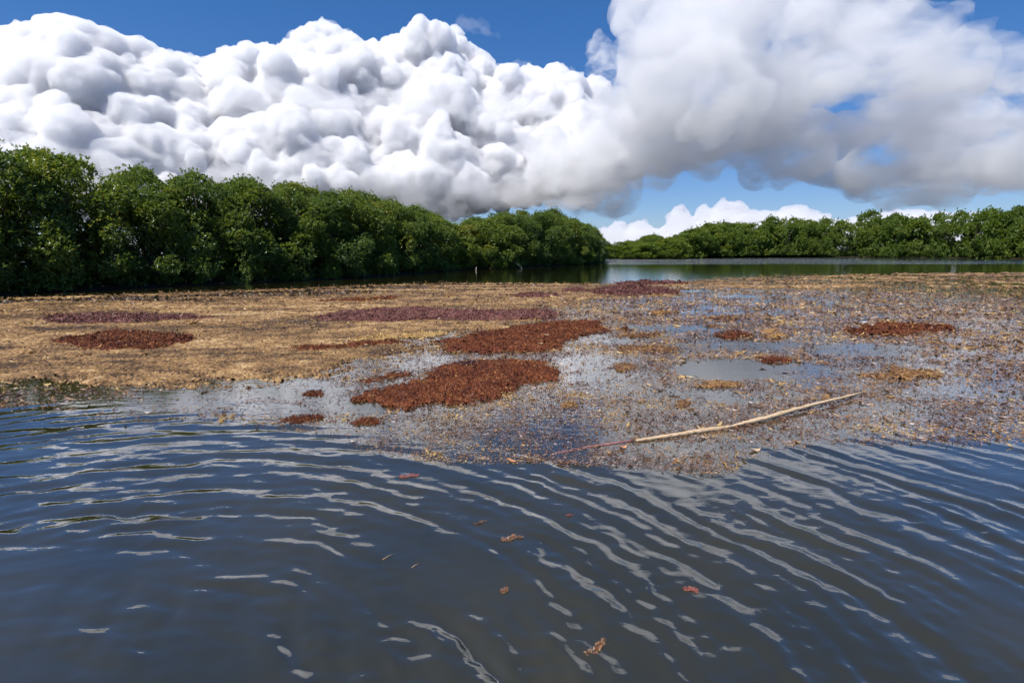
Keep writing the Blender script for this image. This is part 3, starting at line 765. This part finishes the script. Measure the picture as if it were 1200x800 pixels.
# ------------------------------------------------------------------ mangroves
def crown_mesh(seed, h, r, n_lobe, n_ros, per, leaf, lobe_r, name='crown', up=0.0, inner=16):
    g = np.random.default_rng(seed)
    base, nrm, tone = [], [], []
    lobes = []
    for k in range(n_lobe + inner):
        t = (g.uniform(0.06, 1.0) ** 0.85 if k < n_lobe else g.uniform(0.04, .7)); ph = g.uniform(0, 2 * math.pi) if k % 2 else (k / n_lobe * 2 * math.pi * 3.88)
        prof = (0.86 + 0.22 * math.sin(math.pi * min(t * 1.1, 1))) * math.sqrt(max(1 - t ** 3.2, 0.0))
        rad = r * prof * (g.uniform(0.70, 1.14) if k < n_lobe else g.uniform(.1, .55))
        lr = lobe_r * g.uniform(0.65, 1.25)
        c = np.array([math.cos(ph) * rad * .86, math.sin(ph) * rad * .86, max(0.42, t * h - lr * .7)])
        lobes.append((c, lr))
        m_ = int(n_ros * (lr / lobe_r) ** 1.6)
        d = g.normal(size=(m_, 3)); d[:, 2] += 0.35; d /= np.linalg.norm(d, axis=1)[:, None]
        out = c - np.array([0, 0, h * .45]); out /= np.linalg.norm(out) + 1e-6
        flip = (d @ out) < -0.35; d[flip] *= -1
        rr0 = lr * (g.uniform(0.55, 1.0, m_) ** 0.5) * np.array(1 + 0.25 * (g.random(m_) - .5))
        b_ = c + d * rr0[:, None] * np.array([1, 1, .8])
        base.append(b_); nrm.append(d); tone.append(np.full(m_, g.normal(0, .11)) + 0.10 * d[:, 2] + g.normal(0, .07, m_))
    # loose twigs sticking out of the outline
    base = np.vstack(base); nrm = np.vstack(nrm); tone = np.concatenate(tone)
    ok_ = base[:, 2] > 0.08; base, nrm, tone = base[ok_], nrm[ok_], tone[ok_]
    stray = g.random(len(base)) < 0.10
    base[stray] += nrm[stray] * g.uniform(.1, .38, stray.sum())[:, None] * lobe_r * 1.2 + np.array([0, 0, .1]) * lobe_r
    n_ = len(base)
    B = np.repeat(base, per, 0); D = np.repeat(nrm, per, 0); T = np.repeat(tone, per)
    d = D * 0.55 + g.normal(size=B.shape) * 0.55 + np.array([0, 0, 0.22]); d /= np.linalg.norm(d, axis=1)[:, None]
    side = np.cross(d, D * .6 + np.array([0, 0, 1.0]) + g.normal(size=B.shape) * .35); side /= np.linalg.norm(side, axis=1)[:, None] + 1e-9
    L = (leaf * g.uniform(.7, 1.25, len(B)))[:, None]; Wd = L * 0.46
    up_ = np.cross(side, d)
    v0 = B; v2 = B + d * L; mid = B + d * L * .55 + up_ * L * .08
    V = np.stack([v0, mid + side * Wd * .5, v2, mid - side * Wd * .5], 1).reshape(-1, 3)
    me = mesh_np(name, V, np.arange(len(V)).reshape(-1, 4))
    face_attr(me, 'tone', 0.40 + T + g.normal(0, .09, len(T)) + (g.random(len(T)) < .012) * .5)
    return me, lobes
def trunk_mesh(seed, lobes, h):
    g = np.random.default_rng(seed)
    parts_ = []
    top = np.array([g.uniform(-.25, .25), g.uniform(-.25, .25), h * .72])
    main = [np.array([0, 0, -.3])] + [np.array([0, 0, .0]) + top * t + g.normal(0, .05, 3) * (t > 0) for t in (.05, .25, .5, .75, 1)]
    parts_.append(tube(main, [.13, .12, .10, .08, .055, .02], 8))
    for k in range(min(9, len(lobes))):
        c, lr = lobes[int(k * len(lobes) / 9)]
        t = g.uniform(.15, .7); a_ = top * t
        mid = (a_ + c) / 2 + np.array([0, 0, -.12])
        parts_.append(tube([a_, mid, c], [.055, .04, .014], 6))
    return mesh_list('trunk', parts_)
def root_mesh(seed):
    g = np.random.default_rng(seed)
    rl = g.uniform(.5, .9)
    return mesh_list('prop_root', [tube([(0.03, 0, .75), (rl * .45, 0, .66), (rl * .85, 0, .30), (rl, 0, -.25)], [.03, .028, .024, .018], 6)])
VARS = []
for sd_ in range(5):
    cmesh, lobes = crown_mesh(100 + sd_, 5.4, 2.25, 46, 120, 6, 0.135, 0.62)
    cmesh.materials.append(M_leaf)
    tm = trunk_mesh(200 + sd_, lobes, 5.4); tm.materials.append(M_bark)
    VARS.append((cmesh, tm))
FVARS = []
for sd_ in range(5):
    cmesh, lobes = crown_mesh(300 + sd_, 6.0, 3.4, 30, 55, 5, 0.36, 1.05)
    cmesh.materials.append(M_leaf_far)
    tm = trunk_mesh(400 + sd_, lobes, 6.0); tm.materials.append(M_bark)
    FVARS.append((cmesh, tm))
ROOTS = []
for k in range(3):
    m_ = root_mesh(k); m_.materials.append(M_bark); ROOTS.append(m_)
def tree(var, X, Y, h, wid, nom_h, label, group, roots=0, rz=None, z=0.0):
    o = link('mangrove_tree', None, label=label, cat='tree', group=group)
    o.location = (X, Y, z); o.rotation_euler = (0, 0, rng.uniform(0, 6.28) if rz is None else rz)
    o.scale = (wid, wid, h / nom_h)
    link('trunk', var[1], None, parent=o)
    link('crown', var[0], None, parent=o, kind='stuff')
    for k in range(roots):
        r_ = link('prop_root', ROOTS[k % 3], None, parent=o); r_.rotation_euler = (0, 0, k * 6.28 / roots + rng.uniform(-.4, .4)); s_ = rng.uniform(.9, 1.5); r_.scale = (s_, s_, s_)
    return o
NEAR_TOP = [(-420, 60), (-250, 110), (-120, 150), (0, 168), (80, 176), (150, 196), (230, 196), (300, 211), (340, 208), (365, 221), (400, 222), (425, 224), (445, 232), (480, 240), (505, 250), (522, 258), (541, 266), (556, 256), (580, 251), (600, 249), (625, 247), (648, 247), (665, 255), (690, 264), (704, 275), (713, 286), (722, 297)]
FAR_TOP = [(700, 288), (720, 285), (744, 284), (752, 279), (768, 275), (782, 279), (800, 272), (818, 264), (845, 261), (862, 262), (880, 259), (905, 255), (960, 258), (1010, 250), (1060, 252), (1120, 246), (1200, 240), (1450, 232)]
ORD = ['first', 'second', 'third', 'fourth', 'fifth', 'sixth', 'seventh', 'eighth', 'ninth', 'tenth', 'eleventh', 'twelfth', 'thirteenth', 'fourteenth', 'fifteenth', 'sixteenth', 'seventeenth', 'eighteenth', 'nineteenth', 'twentieth', 'twenty-first', 'twenty-second', 'twenty-third', 'twenty-fourth', 'twenty-fifth', 'twenty-sixth', 'twenty-seventh', 'twenty-eighth', 'twenty-ninth', 'thirtieth', 'thirty-first', 'thirty-second', 'thirty-third', 'thirty-fourth', 'thirty-fifth', 'thirty-sixth', 'thirty-seventh', 'thirty-eighth', 'thirty-ninth', 'fortieth']
def along(line, step, jit, back, start=0.0):
    seg = np.diff(line, axis=0); ln = np.hypot(*seg.T); cum = np.concatenate([[0], np.cumsum(ln)])
    out = []; t = start
    while t < cum[-1]:
        k = min(np.searchsorted(cum, t, 'right') - 1, len(seg) - 1)
        u = (t - cum[k]) / ln[k]
        nn = np.array([-seg[k][1], seg[k][0]]) / ln[k]
        P = line[k] + seg[k] * u + nn * (back + rng.uniform(-jit, jit))
        out.append(P); t += (step(t) if callable(step) else step) * rng.uniform(.85, 1.15)
    return out
def top_h(P, tops, lower=0.0):
    x, _ = px(P[0], P[1])
    yt = interp(x, tops) + lower
    xc, yc = (x - 600) / 600, -(yt - 400) / 600
    dz, dy = -SP + yc * CP, CP + yc * SP
    return x, CAM_H + dz * P[1] / dy
near_front = along(NS, 2.5, .35, 2.0)
near_back = along(NS, 2.8, .6, 4.6, 1.2)
rec = []
for row, P in [('front', q_) for q_ in near_front] + [('back', q_) for q_ in near_back]:
    x, h = top_h(P, NEAR_TOP, rng.uniform(-1, 5) if row == 'front' else rng.uniform(-1.5, 2))
    if x < -150 or x > 712: continue
    if row == 'back' and x > 690: continue
    rec.append((row, x, P, h))
for sel, nm, grp in ((lambda r_: r_[1] >= 541, 'of the domed middle clump, counting from its right end', 'mangroves of the domed middle clump'),
                     (lambda r_: r_[1] < 541, 'leftwards from the notch beside the domed clump', 'mangroves of the near left bank')):
    for row in ('front', 'back'):
        lst = sorted([r_ for r_ in rec if sel(r_) and r_[0] == row], key=lambda r_: -r_[1])
        for k, (_, x, P, h) in enumerate(lst):
            wid = rng.uniform(.92, 1.15) * (0.9 + 0.02 * h)
            if x > 695: wid *= .8
            h = max(h, 2.2)
            tree(VARS[rng.integers(0, 5)], P[0], P[1], h, wid, 5.4, f'{ORD[k]} {row}-row mangrove {nm}', grp, roots=5 if row == 'front' else 0)
far_front = along(FS, lambda t: 4.3, 1.0, 3.2)
far_back = along(FS, lambda t: 4.6, 1.5, 8.5, 2.0)
for row, lst in (('front', far_front), ('back', far_back)):
    k = 0
    for P in lst:
        x, h = top_h(P, FAR_TOP, rng.uniform(2, 9) if row == 'front' else rng.uniform(-1, 3))
        if x < 706 or x > 1290: continue
        h = max(h, 2.5)
        wid = rng.uniform(.95, 1.25) * min(1.15, .55 + h * .08)
        tree(FVARS[rng.integers(0, 5)], P[0], P[1], h, wid, 6.0, f'{ORD[min(k, 39)]} {row}-row mangrove of the far bank, rightwards from the channel gap', 'mangroves of the far bank', z=.1)
        k += 1
    print('far', row, k)
# low bright bush at the waterline, fallen pale branches
bush, _l = crown_mesh(901, 1.1, .95, 9, 70, 6, .14, .34, inner=2); bush.materials.append(tone_mat('bright_bush_leaf', [(0.0, (0.06, 0.11, 0.02)), (0.6, (0.13, 0.19, 0.03)), (1.0, (0.22, 0.24, 0.05))], rough=.4, trans=.35))
B0 = gp(681, 309.5)
o = link('mangrove_bush', None, label='low bright yellow-green bush at the waterline of the domed clump', cat='bush'); o.location = (B0[0], B0[1], 0); o.scale = (1.7, 1.7, 1.9)
link('crown', bush, None, parent=o, kind='stuff'); link('trunk', mesh_list('trunk', [tube([(0, .1, -.2), (.03, .1, .3), (0, .05, .8)], [.05, .04, .02], 6)]), M_bark, parent=o)
M_pale, q, p = principled('dead_pale_wood', .7, .3); p.inputs['Base Color'].default_value = (.42, .37, .30, 1)
def deadwood(label, x, y, dx, dz, r_):
    P = gp(x, y)
    me = mesh_list('dead_branch', [tube([(0, 0, -.1), (dx * .5, .05, dz * .55), (dx, .1, dz)], [r_, r_ * .8, r_ * .4], 6)])
    o = link('dead_branch', me, M_pale, label=label, cat='branch', group='dead branches at the waterline'); o.location = (P[0], P[1] - .3, 0)
deadwood('pale dead branch leaning out of the domed clump at the waterline', 613, 314.5, -.75, .55, .035)
deadwood('short pale stump standing at the waterline by the notch', 558, 316.5, .05, .28, .05)
